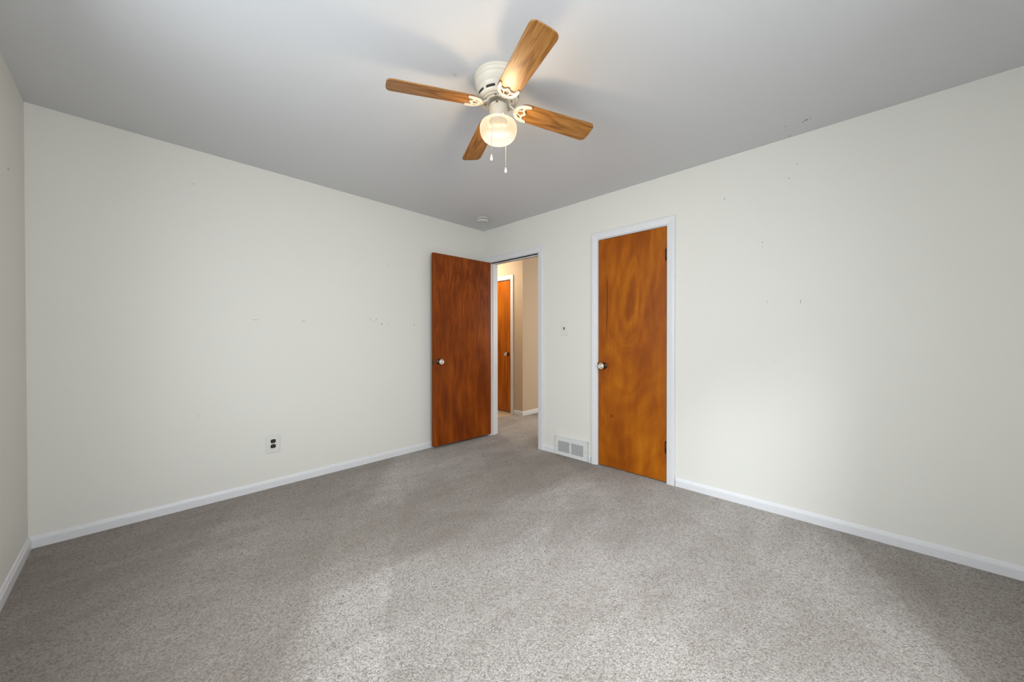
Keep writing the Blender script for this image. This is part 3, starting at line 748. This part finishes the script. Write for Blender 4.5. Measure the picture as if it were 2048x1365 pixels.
# ------------------------------------------------------------------ light switch between the two doorways
ls = thing('light_switch', 'white wall switch plate with a dark toggle, between the two doorways', 'light switch', (AX, 2.1005, 1.248))
link('cover_plate', bbox(-0.006, 0.0, -0.0435, 0.0435, -0.066, 0.066), M['plate'], ls, bevel=0.0035)
link('toggle_slot', bbox(-0.0068, -0.0050, -0.0055, 0.0055, -0.0125, 0.0125), M['brown'], ls)
bm = bmesh.new(); vs = box(bm, -0.018, -0.006, -0.0040, 0.0040, -0.0035, 0.0050)
for v in vs:
    if v.co.x < -0.01: v.co.z += 0.007
tg = link('toggle', bm, M['brown'], ls, bevel=0.001); tg['label'] = 'dark toggle lever'
for z in (0.030, -0.030):
    bm = bmesh.new(); tube(bm, [(-0.005, 0, z), (-0.0072, 0, z)], 0, 14, [0.0033, 0.0026]); link('screw', bm, M['register'], ls, True)

# ------------------------------------------------------------------ floor-level air register
ry0, ry1, rz0, rz1 = 1.823, 2.194, 0.004, 0.187
rg = thing('air_register', 'white metal air register with two louvred panels at floor level', 'vent', (AX, (ry0+ry1)/2, rz0))
hw = (ry1-ry0)/2; hh = rz1-rz0
g = [(-0.153+0.0, -0.020), (0.003, 0.136)]
# local y: positive towards the doorway (left in the view)
G = [(2.028-(ry0+ry1)/2, 2.161-(ry0+ry1)/2), (1.872-(ry0+ry1)/2, 2.005-(ry0+ry1)/2)]; gz0, gz1 = 0.034, 0.139
bm = bmesh.new(); t0, t1 = -0.022, -0.016
ys = [-hw, G[1][0], G[1][1], G[0][0], G[0][1], hw]
box(bm, t0, t1, -hw, hw, 0, gz0); box(bm, t0, t1, -hw, hw, gz1, hh)
for a, b in ((ys[0], ys[1]), (ys[2], ys[3]), (ys[4], ys[5])): box(bm, t0, t1, a, b, gz0, gz1)
box(bm, t1, 0, -hw, -hw+0.003, 0, hh); box(bm, t1, 0, hw-0.003, hw, 0, hh); box(bm, t1, 0, -hw, hw, hh-0.003, hh)
frame = link('frame', bm, M['register'], rg, bevel=0.0012)
bm = bmesh.new()   # raised lip round the face
for a, b, c, d in ((-hw, hw, hh-0.010, hh), (-hw, -hw+0.008, 0, hh), (hw-0.008, hw, 0, hh)): box(bm, t0-0.003, t0, a, b, c, d)
link('frame_lip', bm, M['register'], rg, bevel=0.0012)
link('duct_backing', bbox(-0.006, -0.003, -hw+0.01, hw-0.01, gz0-0.01, gz1+0.01), M['backing'], rg)
for a, b in G:
    bm = bmesh.new(); n = 11
    for i in range(n):
        z = gz0+(i+0.5)*(gz1-gz0)/n
        vs = [bm.verts.new(p) for p in ((-0.0215, a, z-0.0026), (-0.0205, a, z-0.0034), (-0.011, a, z+0.0034), (-0.012, a, z+0.0042),
                                        (-0.0215, b, z-0.0026), (-0.0205, b, z-0.0034), (-0.011, b, z+0.0034), (-0.012, b, z+0.0042))]
        for f in ((0, 1, 2, 3), (4, 5, 6, 7), (0, 1, 5, 4), (1, 2, 6, 5), (2, 3, 7, 6), (3, 0, 4, 7)): bm.faces.new([vs[q] for q in f])
    link('louver_panel', bm, M['louver'], rg)
ym = (ys[2]+ys[3])/2
for y, z in ((ym, gz1-0.012), (ym, gz0+0.018), (hw-0.016, 0.082), (-hw+0.024, 0.082)):
    bm = bmesh.new(); tube(bm, [(t0, y, z), (t0-0.002, y, z)], 0, 14, [0.0040, 0.0030]); link('screw', bm, M['steel'], rg, True)

# ------------------------------------------------------------------ hallway ceiling lamp round the corner (lights the passage)
hl = thing('flush_ceiling_lamp', 'round opal ceiling lamp lighting the beige hallway', 'ceiling lamp', (3.45, 4.25, H))
bm = bmesh.new(); lathe(bm, [(0.0, 0.0), (0.14, 0.0), (0.145, -0.012), (0.135, -0.022), (0.0, -0.022)], 40, None, False); link('lamp_base', bm, M['nickel'], hl, True)
bm = bmesh.new(); lathe(bm, [(0.130, -0.020), (0.128, -0.045), (0.105, -0.075), (0.06, -0.092), (0.0, -0.097)], 40, None, False)
link('lamp_shade', bm, lamp_glass('lit_hallway_glass', (1.0, 0.88, 0.70, 1), 78.0), hl, True)
